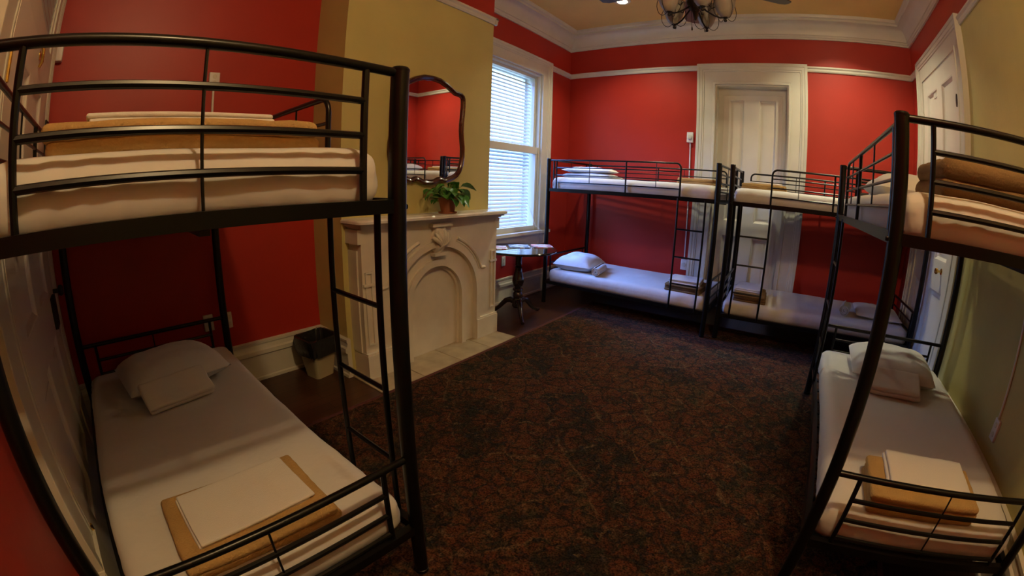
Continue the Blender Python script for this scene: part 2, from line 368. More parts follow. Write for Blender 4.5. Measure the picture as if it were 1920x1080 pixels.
# back-wall door, set deep in its recess
d = door('door_1'); fb = lambda u, z, q: (u, -q, z)
casing(d, fb, DX0, DX1, DZ, .228, .045, .262)
mb = MB()
mb.box(DX0-.005, DX0+.02, -.005, .29, 0, DZ).box(DX1-.02, DX1+.005, -.005, .29, 0, DZ).box(DX0, DX1, -.005, .29, DZ-.02, DZ+.005)
mb.box(DX0+.02, DX0+.085, .13, .29, 0, DZ-.02).box(DX1-.08, DX1-.02, .13, .29, 0, DZ-.02).box(DX0+.02, DX1-.02, .13, .29, DZ-.10, DZ-.02)
part('door_jamb', d, M['trim'], mb, False)
fl = lambda u, z, q: (u, .175-q, z)
panel_leaf(d, fl, DX0+.085, DX1-.08, .01, DZ-.10, 0, .04, [(2.205, 2.415), (2.585, 2.815)], [(.25, .95), (1.12, 2.645)], M['door'])
# right-wall door
d = door('door_2'); fr = lambda u, z, q: (XR-q, u, z)
casing(d, fr, RD0, RD1, 2.83, .185, .058, .245)
panel_leaf(d, fr, RD0, RD1, .01, 2.83, -.01, .028, [(-1.56, -1.20), (-1.06, -.70)], [(.25, .88), (1.12, 2.655)], M['door'])
mb = MB().lathe([(.026, 0), (.026, .006), (.010, .010), (.010, .035), (.022, .040), (.027, .052), (.022, .064), (.005, .068)], 16, (0, 0, 0), True, 'x')
k = part('door_knob', d, M['brass'], MB().add([(XR-.028-v[0], v[1]-1.47, v[2]+1.045) for v in mb.v], mb.f)); k['label'] = 'polished brass knob'
part('keyhole_plate', d, M['iron'], MB().prism([(.018*math.cos(a*PI/8), .055*math.sin(a*PI/8)) for a in range(16)], lambda a, b, q: (XR-.028-q, -1.635+a, 2.42+b), 0, .006))
part('door_notice', d, mat('faded_notice', (.55, .52, .47), .7, var=.15, vscale=30), MB().box(XR-.0145, XR-.013, -1.04, -.90, 2.585, 2.69), False)
for z in (2.45, 1.5, .35): part('hinge', d, M['trim'], MB().tube([(XR-.032, RD1-.004, z-.05), (XR-.032, RD1-.004, z+.05)], .008))
# near-wall door with a transom light above
d = door('door_3'); fn_ = lambda u, z, q: (u, YN+q, z)
casing(d, fn_, .36, 1.50, 2.86, .23, .034, .20)
panel_leaf(d, fn_, .36, 1.50, .01, 2.12, .001, .026, [(.53, .865), (.995, 1.335)], [(.22, .80), (.99, 1.95)], M['door'])
part('transom_bar', d, M['trim'], MB().box(.36, 1.50, YN-.005, YN+.026, 2.12, 2.20), False)
part('transom_frame', d, M['trim'], MB().box(.36, .42, YN-.005, YN+.014, 2.2, 2.86).box(1.44, 1.50, YN-.005, YN+.014, 2.2, 2.86).box(.42, 1.44, YN-.005, YN+.014, 2.2, 2.25).box(.42, 1.44, YN-.005, YN+.014, 2.8, 2.86), False)
part('transom_pane', d, M['glass'], MB().box(.42, 1.44, YN+.004, YN+.007, 2.25, 2.8), False)
for i in range(12): part('transom_slat', d, M['slat'], MB().add([(.42, YN+.001, 2.262+i*.045), (1.44, YN+.001, 2.262+i*.045), (1.44, YN+.004, 2.296+i*.045), (.42, YN+.004, 2.296+i*.045)], [(0, 1, 2, 3)]), False)
part('latch', d, M['brass'], MB().tube([(.80, YN+.03, 2.13), (.80, YN+.045, 2.10), (.79, YN+.045, 2.05), (.78, YN+.03, 2.03)], .009).lathe([(.022, .018), (.022, .03), (.006, .034)], 12, (.79, YN, 2.08), True, 'y'))
part('slide_bolt', d, M['iron'], MB().tube([(.30, YN+.036, 1.62), (.30, YN+.036, 1.86)], .006).tube([(.30, YN+.036, 1.86), (.22, YN+.04, 1.86)], .006).box(.285, .315, YN+.01, YN+.04, 1.66, 1.69))
part('rim_lock', d, M['iron'], MB().box(.37, .49, YN+.015, YN+.045, .80, .96), False)
mb = MB().lathe([(.012, 0), (.012, .03), (.026, .036), (.030, .05), (.022, .062), (.004, .066)], 16, (.44, YN+.045, .985), True, 'y'); part('door_knob', d, M['iron'], mb)
for z in (.28, 1.86): part('hinge', d, M['brass'], MB().tube([(1.492, YN+.026, z-.055), (1.492, YN+.026, z+.055)], .009))
# ------------------------------------------------------------------ window
w = empty('window_1'); w['kind'] = 'structure'
fw_ = lambda u, z, q: (q, u, z)
casing(w, fw_, WY0, WY1, WZ1, .21, .05, .205, .66, False)
part('window_jamb', w, M['trim'], MB().box(-T, .0, WY0-.002, WY0+.02, WZ0, WZ1).box(-T, .0, WY1-.02, WY1+.002, WZ0, WZ1).box(-T, 0, WY0, WY1, WZ1-.02, WZ1+.002), False)
part('window_sill', w, M['trim'], MB().box(-T, .075, WY0-.20, WY1+.22, WZ0-.035, WZ0+.001).box(-.01, .03, WY0-.17, WY1+.19, WZ0-.15, WZ0-.035).box(-.01, .022, WY0-.16, WY1+.18, .64, WZ0-.15), False)
part('upper_sash', w, M['trim'], MB().box(-.105, -.06, WY0+.02, WY0+.075, 1.83, WZ1-.02).box(-.105, -.06, WY1-.06, WY1-.02, 1.83, WZ1-.02).box(-.105, -.06, WY0+.02, WY1-.02, WZ1-.055, WZ1-.02).box(-.105, -.045, WY0+.02, WY1-.02, 1.83, 1.90), False)
part('lower_sash', w, M['trim'], MB().box(-.06, -.02, WY0+.02, WY0+.07, WZ0, 1.90).box(-.06, -.02, WY1-.055, WY1-.02, WZ0, 1.90).box(-.06, -.02, WY0+.02, WY1-.02, WZ0, WZ0+.06).box(-.06, -.012, WY0+.02, WY1-.02, 1.815, 1.90), False)
part('pane', w, M['glass'], MB().box(-.235, -.231, WY0+.02, WY1-.02, WZ0, WZ1), False)
part('screen_frame', w, M['plast'], MB().box(-.25, -.22, WY0+.02, WY0+.05, WZ0, WZ1).box(-.25, -.22, WY1-.05, WY1-.02, WZ0, WZ1).box(-.25, -.22, WY0, WY1, WZ0, WZ0+.04).box(-.25, -.22, WY0, WY1, WZ1-.05, WZ1), False)
def blind(name, z0, z1, label, xc, tilt):
    r = empty(name, (xc, (WY0+WY1)/2, z0)); hw = (WY1-WY0)/2-.035; H = z1-z0
    part('head_rail', r, M['slat'], MB().box(-.022, .022, -hw, hw, H-.03, H), False)
    part('bottom_rail', r, M['slat'], MB().box(-.022, .022, -hw, hw, .0, .016), False)
    n = int((H-.05)/.0445); sl = MB(); c, s = math.cos(tilt), math.sin(tilt)
    ps = [(-.025, 0), (-.012, .0028), (0, .0036), (.012, .0028), (.025, 0)]
    vs = []
    for yy in (-hw, hw):
        for a, b in ps: vs.append((a*c-b*s, yy, a*s+b*c))
        for a, b in reversed(ps): vs.append((a*c-(b-.002)*s, yy, a*s+(b-.002)*c))
    fs = [(i, (i+1) % 10, 10+(i+1) % 10, 10+i) for i in range(10)]+[tuple(range(9, -1, -1)), tuple(range(10, 20))]
    sl.add(vs, fs); first = None
    for i in range(n):
        if first is None: first = part('slat', r, M['slat'], sl); q = first
        else: q = first.copy(); COL.objects.link(q)
        q.parent = r; q.location = (0, 0, .04+i*.0445)
    for yy in (-hw+.12, -hw*.33, hw*.33, hw-.12): part('ladder_cord', r, M['plast'], MB().tube([(.026, yy, 0), (.026, yy, H-.02)], .0016, 5).tube([(-.026, yy, 0), (-.026, yy, H-.02)], .0016, 5))
    part('tilt_wand', r, M['plast'], MB().tube([(.036, -hw*.72, H*.28), (.036, -hw*.72, H-.02)], .004, 6))
    tag(r, label, 'window blind'); return r
blind('window_blind', 1.90, WZ1-.022, 'white slatted blind in the upper half of the window', -.145, -.74)
b = blind('window_blind', WZ0+.045, 1.90, 'white slatted blind in the lower half of the window above the sill', -.145, -.74)
part('pull_cord', b, M['plast'], MB().tube([(.035, .56, 1.0), (.036, .565, .3), (.16, .57, .02), (.235, .60, -.04), (.24, .60, -.16)], .0025, 6))
# ------------------------------------------------------------------ downlights
def downlight(x, y, label, col, k=1.0, lamp='downlight_lamp'):
    r = empty('recessed_downlight', (x, y, ZT-.001))
    part('trim_ring', r, M['plast'], MB().lathe([(.062, -.002), (.062, -.010), (.075, -.014), (.095, -.006), (.097, .002)], 28, cap=False))
    part('lens', r, M['bulb'], MB().lathe([(.001, -.012), (.05, -.010), (.064, -.006)], 24, cap=False))
    l = bpy.data.lights.new(lamp, 'AREA'); l.shape = 'DISK'; l.size = .12; l.energy = DOWNLIGHT_POWER*k; l.color = col; l.spread = 2.05
    lo = bpy.data.objects.new(lamp, l); COL.objects.link(lo); lo.parent = r; lo.location = (0, 0, -.02)
    tag(r, label, 'ceiling light', 'recessed ceiling lights')
WARM, SOFT = (1, .94, .63), (1, .77, .45)
downlight(1.17, -.89, 'round recessed ceiling light over the bunk bed by the window', WARM, .66)
downlight(3.57, -.76, 'round recessed ceiling light by the back wall over the bunk before the white door', WARM, .70, 'downlight_lamp_offscreen')
# ceiling lamp above and behind the camera: it throws the rail shadows on the foot ends of the two near bunks
l = bpy.data.lights.new('ceiling_lamp_offscreen', 'POINT'); l.energy = 86; l.color = SOFT; l.shadow_soft_size = .07
lo = bpy.data.objects.new('ceiling_lamp_offscreen', l); COL.objects.link(lo); lo.location = (3.66, -5.0, ZT-.10)
# ------------------------------------------------------------------ hearth and fireplace
hy = [-3.86, -3.47, -3.06, -2.68, -2.315]
for i in range(4):
    mb = MB().rbox(.405, hy[i+1]-hy[i]-.004, .02, .004, (1, 1, 1), (0, 0, -.002))
    if i == 0:
        hr = empty('hearth', (.632, 0, 0)); tag(hr, 'pale stone hearth slab of four tiles before the fireplace', 'hearth')
    t = part('hearth_tile', hr, M['hearth'], mb, False); t.location = (0, (hy[i]+hy[i+1])/2, 0)
FC = -3.063
fp = empty('fireplace_mantel', (.43, FC, .0075)); tag(fp, 'cream marble fireplace with an arched blind opening and carved keystone', 'fireplace')
X0, X1 = -.012, .17       # local: back, front of the surround
def arch(rw, zs, top, n=24, z0=0.0):
    pts = [(-rw, z0)]
    for i in range(n+1):
        a = PI-PI*i/n; pts.append((rw*math.cos(a), zs+(top-zs)*math.sin(a)))
    return pts+[(rw, z0)]
P3 = lambda a, b, q: (q, a, b)
def arch_band(o, i, d0, d1):
    """band between two arch outlines of equal point count"""
    mb = MB(); n = len(o); vs = [P3(a, b, d1) for a, b in o]+[P3(a, b, d1) for a, b in i]+[P3(a, b, d0) for a, b in o]+[P3(a, b, d0) for a, b in i]
    fs = []
    for k in range(n-1):
        fs += [(k, k+1, n+k+1, n+k), (2*n+k, 2*n+k+1, k+1, k), (n+k, n+k+1, 3*n+k+1, 3*n+k)]
    fs += [(0, n, 3*n, 2*n), (n-1, 2*n-1, 4*n-1, 3*n-1)]
    return mb.add(vs, fs)
HW = .738
# spandrel slab with the arch cut out of it
oa = arch(.475, .47, .93)
n = len(oa); outer = []
for i in range(n):
    if i <= 7: outer.append((-HW, 1.10*i/7))
    elif i < n-8: outer.append((-HW+2*HW*(i-7)/(n-15), 1.10))
    else: outer.append((HW, 1.10*(n-1-i)/7))
part('surround', fp, M['marble'], arch_band(outer, oa, X0, X1-.015), False)
part('arch_moulding', fp, M['marble'], arch_band(arch(.50, .47, .955), arch(.452, .47, .905), X1-.05, X1+.004))
part('arch_moulding', fp, M['marble'], arch_band(arch(.462, .47, .915), arch(.330, .47, .795), X0, X1-.045))
part('arch_moulding', fp, M['marble'], arch_band(arch(.335, .46, .80), arch(.285, .46, .745), X0, X1-.022))
part('arch_moulding', fp, M['marble'], arch_band(arch(.292, .46, .752), arch(.262, .46, .720), X0, X1-.060))
part('fire_board', fp, M['marble'], MB().prism(arch(.266, .46, .724), P3, X0, X1-.085), False)
for s in (-1, 1):
    # curved shoulder moulding with a stepped foot in each spandrel
    pts = [(s*.565*math.cos(a), .47+.565*.93*math.sin(a)) for a in [math.radians(22+46*i/14) for i in range(15)]]
    mb = MB(); mb.tube([P3(a, b, X1-.012) for a, b in pts], .014, 8); mb.tube([P3(pts[0][0], pts[0][1], X1-.012), P3(pts[0][0]+s*.05, pts[0][1]-.006, X1-.012)], .014, 8)
    mb.tube([P3(a*.955, .47+(b-.47)*.955, X1-.014) for a, b in pts], .007, 6)
    part('shoulder_moulding', fp, M['marble'], mb)
    part('plinth_block', fp, M['marble'], MB().box(X0, X1+.012, s*.455, s*(HW+.006), 0, .185).box(X0, X1+.006, s*.462, s*(HW+.003), .185, .200), False)
    mb = MB().box(X1-.03, X1-.004, s*.655, s*.665, .26, .80).box(X1-.03, X1-.004, s*.705, s*.715, .26, .80).box(X1-.03, X1-.004, s*.655, s*.715, .26, .27).box(X1-.03, X1-.004, s*.655, s*.715, .79, .80).box(X1-.03, X1, s*.64, s*.73, .70, .715)
    part('pilaster_panel', fp, M['marble'], mb, False)
    part('side_return', fp, M['marble'], MB().box(X0, X1-.06, s*(HW-.02), s*(HW+.012), .2, .95).box(X0, X1-.01, s*(HW-.03), s*(HW+.03), 1.0, 1.098), False)
# carved keystone: scrolled cartouche
mb = MB()
def key(u, v):
    a = u*2*PI; t = v*PI/2
    rx = .085+.012*math.cos(3*a); rz = .125+.010*math.cos(4*a)
    lob = 1+.10*math.cos(6*a)*math.sin(2*t)
    return (X1-.035+.075*math.sin(t)+.012*math.sin(7*t)*math.cos(4*a), rx*lob*math.cos(t)*math.cos(a)*(1.15 if math.sin(a) > 0 else .85), .975+rz*lob*math.cos(t)*math.sin(a))
mb.grid(36, 14, key, True)
part('keystone', fp, M['marble'], mb)
for k in range(7):      # fluted shell carved on the keystone
    a = math.radians(-54+18*k)
    rib = [(X1+.012+.034*math.sin(PI*t), math.sin(a)*.115*t, .905+math.cos(a)*.145*t) for t in (.12, .3, .5, .7, .86, .97)]
    part('keystone_flute', fp, M['marble'], MB().tube(rib, [.007, .010, .013, .016, .016, .008], 8))
part('keystone_cap', fp, M['marble'], MB().box(X0, X1+.035, -.105, .105, 1.07, 1.099), False)
part('keystone_foot', fp, M['marble'], MB().box(X1-.03, X1+.02, -.07, .07, .835, .86), False)
part('frieze', fp, M['marble'], MB().box(X0, X1-.004, -HW-.006, HW+.006, 1.095, 1.112).box(X0, X1+.02, -HW-.02, HW+.02, 1.108, 1.122).box(X0, X1+.04, -HW-.035, HW+.035, 1.12, 1.138), False)
# shelf with bowed front and rounded corners
def shelf_outline(off=0.0):
    pts = []; hw = .800+off; fr = .272+off
    pts.append((-.006, -hw))
    for i in range(9):
        a = PI/2*i/8; pts.append((fr-.075+.06*math.sin(a), -hw+.06*(1-math.cos(a)) if i else -hw))
    for i in range(1, 24):
        t = -1+2*i/24; pts.append((fr-.015+.022*math.cos(t*PI*1.0)*(1 if abs(t) < .99 else 1)*.5+.004, t*(hw-.06)))
    for i in range(9):
        a = PI/2*(1-i/8); pts.append((fr-.075+.06*math.sin(a), hw-.06*(1-math.cos(a))))
    pts.append((-.006, hw)); return pts
mb = MB(); vs = []; fs = []
levels = [(-.012, 1.136), (0, 1.142), (0, 1.158), (-.010, 1.168)]
ring = [shelf_outline(o) for o, z in levels]; n = len(ring[0])
for (o_, z), rg in zip(levels, ring): vs += [(a, b, z) for a, b in rg]
for i in range(3):
    for k in range(n): fs.append((i*n+k, i*n+(k+1) % n, (i+1)*n+(k+1) % n, (i+1)*n+k))
fs += [tuple(range(n-1, -1, -1)), tuple(3*n+k for k in range(n))]
part('mantel_shelf', fp, M['shelf'], mb.add(vs, fs), True)
# ------------------------------------------------------------------ mirror
half = [(0, 2.298), (.09, 2.290), (.17, 2.264), (.225, 2.236), (.268, 2.214), (.305, 2.212), (.340, 2.206), (.370, 2.188), (.386, 2.158), (.390, 2.09), (.386, 2.01), (.380, 1.94), (.380, 1.87), (.390, 1.80), (.402, 1.73), (.404, 1.65), (.392, 1.57), (.366, 1.51), (.328, 1.470), (.285, 1.446), (.245, 1.434), (.205, 1.420), (.170, 1.418), (.135, 1.432), (.105, 1.424), (.070, 1.408), (.035, 1.402), (0, 1.402)]
outl = half+[(-a, b) for a, b in reversed(half[1:-1])]
def offs(poly, d):
    n = len(poly); out = []
    for i in range(n):
        p0, p1, p2 = Vector(poly[i-1]), Vector(poly[i]), Vector(poly[(i+1) % n])
        a = (p1-p0).normalized(); b = (p2-p1).normalized(); t = (a+b).normalized(); nn = Vector((t.y, -t.x)); out.append((p1.x+nn.x*d, p1.y+nn.y*d))
    return out
mr = empty('wall_mirror', (DB+.012, FC, 1.40), -.0157); mr.rotation_euler[1] = .016; tag(mr, 'shaped mirror in a dark mahogany frame on the yellow chimney breast', 'mirror')
prof = [(0, 0), (0, .020), (.006, .030), (.018, .034), (.030, .028), (.036, .020), (.042, .020), (.046, .010)]
vs = []; fs = []; n = len(outl)
for d_, x_ in prof: vs += [(x_, a, b-1.40) for a, b in offs(outl, d_)]
for i in range(len(prof)-1):
    for k in range(n): fs.append((i*n+k, i*n+(k+1) % n, (i+1)*n+(k+1) % n, (i+1)*n+k))
part('frame', mr, M['mahog'], MB().add(vs, fs))
inn = offs(outl, .044)
part('mirror_glass', mr, M['mirror'], MB().add([(.012, a, b-1.40) for a, b in inn]+[(.012, 0, .45)], [(k, (k+1) % n, n) for k in range(n)]), False)
part('backing', mr, M['walnut'], MB().add([(.001, a, b-1.40) for a, b in outl]+[(.001, 0, .45)], [(k, (k+1) % n, n) for k in range(n)]), False)
# ------------------------------------------------------------------ potted plant on the mantel
pl = empty('potted_plant', (.585, -2.965, 1.175)); tag(pl, 'leafy green pothos in a terracotta pot on the mantel shelf', 'potted plant')
part('saucer', pl, M['terra'], MB().lathe([(.055, 0), (.074, .003), (.078, .014), (.072, .014), (.066, .006), (.02, .006)], 24))
part('pot', pl, M['terra'], MB().lathe([(.052, .006), (.056, .02), (.072, .098), (.080, .098), (.083, .102), (.083, .128), (.078, .130), (.070, .118), (.068, .105)], 28))
part('soil', pl, M['soil'], MB().lathe([(.069, .108), (.04, .114), (.001, .117)], 18, cap=False))
def leaf(L_, wd, fold=.25):
    mb = MB(); st = [(0, .02), (.08, .62), (.22, .98), (.42, .95), (.65, .68), (.85, .32), (1, .0)]
    vs = []
    for t, ww in st:
        bend = -.35*t*t*L_
        for k in (-1, -.5, 0, .5, 1):
            back = -.10*L_*abs(k)*(1 if t < .1 else 0)
            vs.append((t*L_+back, k*ww*wd/2, bend+abs(k)*ww*wd*fold*.5))
    fs = [(i*5+j, i*5+j+1, (i+1)*5+j+1, (i+1)*5+j) for i in range(6) for j in range(4)]
    return mb.add(vs, fs)
R = random.Random(3)
tips = []
for i in range(34):
    az = R.uniform(0, 2*PI); rr = R.uniform(.03, .14); h = R.uniform(.15, .27)-rr*.35
    tips.append((az, rr, h, R.uniform(.065, .11)))
tips += [(-PI/2-.1, .21, .20, .06), (-PI/2+.15, .18, .17, .075), (-PI/2+.1, .24, .145, .045), (PI/2-.15, .13, .19, .13), (PI/2+.2, .15, .15, .13), (PI/2-.5, .12, .22, .12), (0, .12, .13, .10), (.5, .11, .11, .095), (-.4, .12, .12, .09)]
for az, rr, h, L_ in tips:
    x, y = rr*math.cos(az), rr*math.sin(az)
    if x < -.12: x = -.12
    part('stem', pl, M['stem'], MB().tube([(x*.15, y*.15, .11), (x*.55, y*.55, .11+(h-.11)*.75), (x, y, h)], .0022, 5))
    lf = part('leaf', pl, M['leaf'], leaf(L_, L_*.82, R.uniform(.15, .4))); lf.location = (x, y, h); lf.rotation_euler = (R.uniform(-.4, .4), R.uniform(-.1, .75), az+R.uniform(-.5, .5))
    if x < -.05: lf.rotation_euler[2] = R.choice((1, -1))*(PI/2+R.uniform(-.3, .1))
# ------------------------------------------------------------------ pedestal table
tb = empty('pedestal_table', (.455, -1.775, 0)); tag(tb, 'round dark wood pedestal table under the window', 'table')
part('tabletop', tb, M['walnut'], MB().lathe([(.34, .722), (.385, .722), (.398, .730), (.402, .738), (.396, .747), (.30, .750), (.001, .750)], 56, cap=False).lathe([(.001, .722), (.34, .722)], 56, cap=False))
part('pedestal', tb, M['walnut'], MB().lathe([(.10, .722), (.10, .705), (.05, .690), (.036, .66), (.034, .60), (.036, .57), (.030, .56), (.040, .545), (.034, .53), (.045, .48), (.060, .42), (.062, .385), (.050, .345), (.030, .325), (.052, .312), (.056, .295), (.036, .28), (.050, .262), (.056, .235), (.044, .205), (.056, .185), (.060, .12), (.045, .10), (.02, .095)], 28))
for az in (-.75, 1.35, 3.45):
    c_, s_ = math.cos(az), math.sin(az); pts = []; rad = []
    for t, r_, z_, q in [(0, .035, .165, .034), (.1, .085, .180, .032), (.2, .13, .165, .029), (.3, .17, .125, .026), (.4, .205, .085, .023), (.5, .245, .050, .020), (.6, .285, .028, .019), (.7, .315, .021, .021), (.8, .335, .024, .014)]:
        pts.append((r_*c_, r_*s_, z_)); rad.append(q)
    part('leg', tb, M['walnut'], MB().tube(pts, rad, 10))
def print_mat(name, cols, sc):
    m = bpy.data.materials.new(name); m.use_nodes = True; nt = m.node_tree; b = nt.nodes['Principled BSDF']; b.inputs['Roughness'].default_value = .3
    tc = nt.nodes.new('ShaderNodeTexCoord'); v = nt.nodes.new('ShaderNodeTexVoronoi'); v.distance = 'CHEBYCHEV'; v.inputs['Scale'].default_value = sc; nt.links.new(tc.outputs['Object'], v.inputs['Vector'])
    sx = nt.nodes.new('ShaderNodeSeparateColor'); nt.links.new(v.outputs['Color'], sx.inputs[0]); r = nt.nodes.new('ShaderNodeValToRGB'); r.color_ramp.interpolation = 'CONSTANT'
    e = r.color_ramp.elements
    while len(e) < len(cols): e.new(.5)
    for i, c in enumerate(cols): e[i].position = i/len(cols); e[i].color = (*c, 1)
    nt.links.new(sx.outputs[0], r.inputs[0]); nt.links.new(r.outputs[0], b.inputs['Base Color']); return m
pr = [('red and white brochure lying flat on the round table', [(.5, .04, .04), (.75, .72, .7), (.65, .1, .08), (.8, .8, .78)], (.285, -1.945), .75), ('dark blue brochure lying flat on the round table', [(.03, .05, .09), (.6, .62, .65), (.06, .08, .14), (.25, .3, .36)], (.40, -1.70), .75), ('pink and grey brochure lying flat on the round table', [(.55, .16, .14), (.62, .6, .58), (.7, .3, .26), (.2, .2, .22)], (.565, -1.50), .75)]
for i, (lb, cl, (x, y), a) in enumerate(pr):
    o = obj('brochure', MB().box(-.11, .11, -.105, .105, 0, .004).box(-.108, .108, -.103, .103, .004, .0065), print_mat('brochure_print_%d' % i, cl, 17), None, False)
    o.location = (x, y, .7497+i*.0003); o.rotation_euler = (0, 0, a); tag(o, lb, 'brochure', 'brochures on the round table')
# ------------------------------------------------------------------ waste basket
wb = empty('waste_basket', (.235, -4.02, 0), .18); tag(wb, 'small beige waste basket with a black bag over its rim', 'waste basket')
def sq(hx, hy, z, r=.03, n=6):
    out = []
    for cx, cy, a0 in ((hx-r, hy-r, 0), (-hx+r, hy-r, PI/2), (-hx+r, -hy+r, PI), (hx-r, -hy+r, 3*PI/2)):
        for i in range(n+1): a = a0+PI/2*i/n; out.append((cx+r*math.cos(a), cy+r*math.sin(a), z))
    return out
def loft(rings, capb=True, capt=False):
    mb = MB(); n = len(rings[0]); vs = [p for r_ in rings for p in r_]
    fs = [(i*n+k, i*n+(k+1) % n, (i+1)*n+(k+1) % n, (i+1)*n+k) for i in range(len(rings)-1) for k in range(n)]
    if capb: fs.append(tuple(range(n-1, -1, -1)))
    if capt: fs.append(tuple((len(rings)-1)*n+k for k in range(n)))
    return mb.add(vs, fs)
part('bin_body', wb, M['bin'], loft([sq(.075, .085, 0), sq(.112, .125, .30), sq(.116, .129, .305), sq(.110, .123, .305), sq(.074, .084, .01)]))
R = random.Random(5)
def bagring(hx, hy, z, j, k0):
    return [(x+(x/(abs(x)+abs(y)))*j*noise.noise(Vector((i*.9, k0, 0))), y+(y/(abs(x)+abs(y)))*j*noise.noise(Vector((i*.9, k0+9, 1))), zz+.6*j*noise.noise(Vector((i*.7, k0, 5)))) for i, (x, y, zz) in enumerate(sq(hx, hy, z, .05, 10))]
part('bin_bag', wb, M['bag'], loft([bagring(.116, .130, .185, .05, 0), bagring(.128, .142, .23, .045, 1), bagring(.132, .146, .28, .035, 2), bagring(.128, .142, .318, .022, 3), bagring(.112, .126, .322, .018, 4), bagring(.10, .112, .27, .03, 5), bagring(.07, .08, .10, .03, 6)], False, True))
# ------------------------------------------------------------------ outlets and conduits
def outlet(loc, rz, label, h=.115, wd=.072, dep=.012, box=False):
    r = empty('power_outlet', loc, rz)
    part('cover_plate', r, M['plast'], MB().rbox(dep*2, wd, h, .005, (1, 1, 1)), True)
    for z in (-h*.22, h*.22):
        if not box: part('socket', r, M['trim'], MB().lathe([(.015, dep), (.015, dep+.003), (.001, dep+.003)], 14, (0, 0, z), False, 'x'))
    if box: part('socket', r, M['trim'], MB().lathe([(.028, dep), (.026, dep+.012), (.001, dep+.014)], 18, (0, 0, 0), False, 'x'))
    tag(r, label, 'outlet'); return r
outlet((.0, -4.757, .515), 0, 'white power outlet on the red wall behind the headboard nearest the door')
outlet((.0, -4.605, .505), 0, 'white wall plate on the red wall just outside the bunk post', .115, .05)
outlet((.0, -1.46, .505), 0, 'white power outlet on the red wall below the window')
def conduit(name, pts, label, parts=None):
    o = obj(name, MB().tube(pts, .008, 8), M['plast']); tag(o, label, 'conduit')
outlet((.010, -4.648, 2.145), 0, 'white outlet box high on the red wall above the upper bunk', .10, .075, .018)
conduit('cable_conduit', [(.009, -4.648, 2.10), (.009, -4.648, .30)], 'thin white conduit running down the red wall behind the bunk')
o = outlet((1.755, -.014, 2.125), -PI/2, 'white outlet box high on the red back wall beside the door casing', .13, .08, .022, True)
o = outlet((1.79, -.014, .52), -PI/2, 'white outlet box low on the back wall above the lower bunk', .13, .08, .022, True)
conduit('cable_conduit', [(1.757, -.010, 2.07), (1.785, -.010, .58)], 'thin white conduit joining the two boxes on the back wall')
outlet((XR, -3.135, .47), PI, 'white outlet on the yellow wall beside the lower mattress', .12, .07, .016)
conduit('cable_conduit', [(XR-.008, -3.13, .52), (XR-.008, -3.06, 1.33)], 'thin white conduit running up the yellow wall')
o = obj('wall_control_box', MB().rbox(.05, .06, .105, .006, (1, 1, 1)), M['plast']); o.location = (.024, -5.752, 2.305); tag(o, 'small white control box on the red wall by the door casing', 'control box')
# ------------------------------------------------------------------ rug
rg = empty('oriental_rug', (2.36, -3.12, 0)); tag(rg, 'large dark oriental rug in rust, brown and navy on the floor', 'rug')
RX, RY = 1.515, 2.42
part('rug_pile', rg, M['rug'], MB().box(-RX+.03, RX-.03, -RY+.03, RY-.03, .0005, .011), False)
part('rug_binding', rg, M['rugedge'], MB().box(-RX, -RX+.032, -RY, RY, .0005, .010).box(RX-.032, RX, -RY, RY, .0005, .010).box(-RX, RX, -RY, -RY+.032, .0005, .010).box(-RX, RX, RY-.032, RY, .0005, .010), False)
# ------------------------------------------------------------------ ceiling fan
fx, fy = 2.385, -2.5
fan = empty('ceiling_fan', (fx, fy, ZT)); tag(fan, 'dark ceiling fan with scrolled wire light kit and frosted glass shades', 'ceiling fan')
zz = lambda z: z-ZT
part('canopy', fan, M['bronze'], MB().lathe([(.075, zz(3.636)), (.075, zz(3.61)), (.05, zz(3.57)), (.02, zz(3.55))], 24))
part('downrod', fan, M['bronze'], MB().tube([(0, 0, zz(3.56)), (0, 0, zz(3.05))], .013, 10))
part('motor_housing', fan, M['bronze'], MB().lathe([(.03, zz(3.06)), (.08, zz(3.03)), (.125, zz(2.98)), (.13, zz(2.93)), (.11, zz(2.89)), (.06, zz(2.87)), (.05, zz(2.80)), (.06, zz(2.76)), (.045, zz(2.72)), (.02, zz(2.69)), (.012, zz(2.645)), (.004, zz(2.63))], 32))
for k in range(5):
    a = math.radians(32.5+72*k)
    bl = part('blade', fan, M['blade'], MB().prism([(.19, -.055), (.48, -.07), (.71, -.072), (.755, -.05), (.765, 0), (.755, .05), (.71, .072), (.48, .07), (.19, .055)], lambda p, q, d: (p, q, d+q*.18), -.004, .004), False)
    bl.location = (0, 0, zz(2.92)); bl.rotation_euler = (0, 0, a)
    part('blade_bracket', bl, M['bronze'], MB().box(.10, .26, -.02, .02, -.012, -.003).box(.22, .27, -.045, .045, -.010, -.002), False)
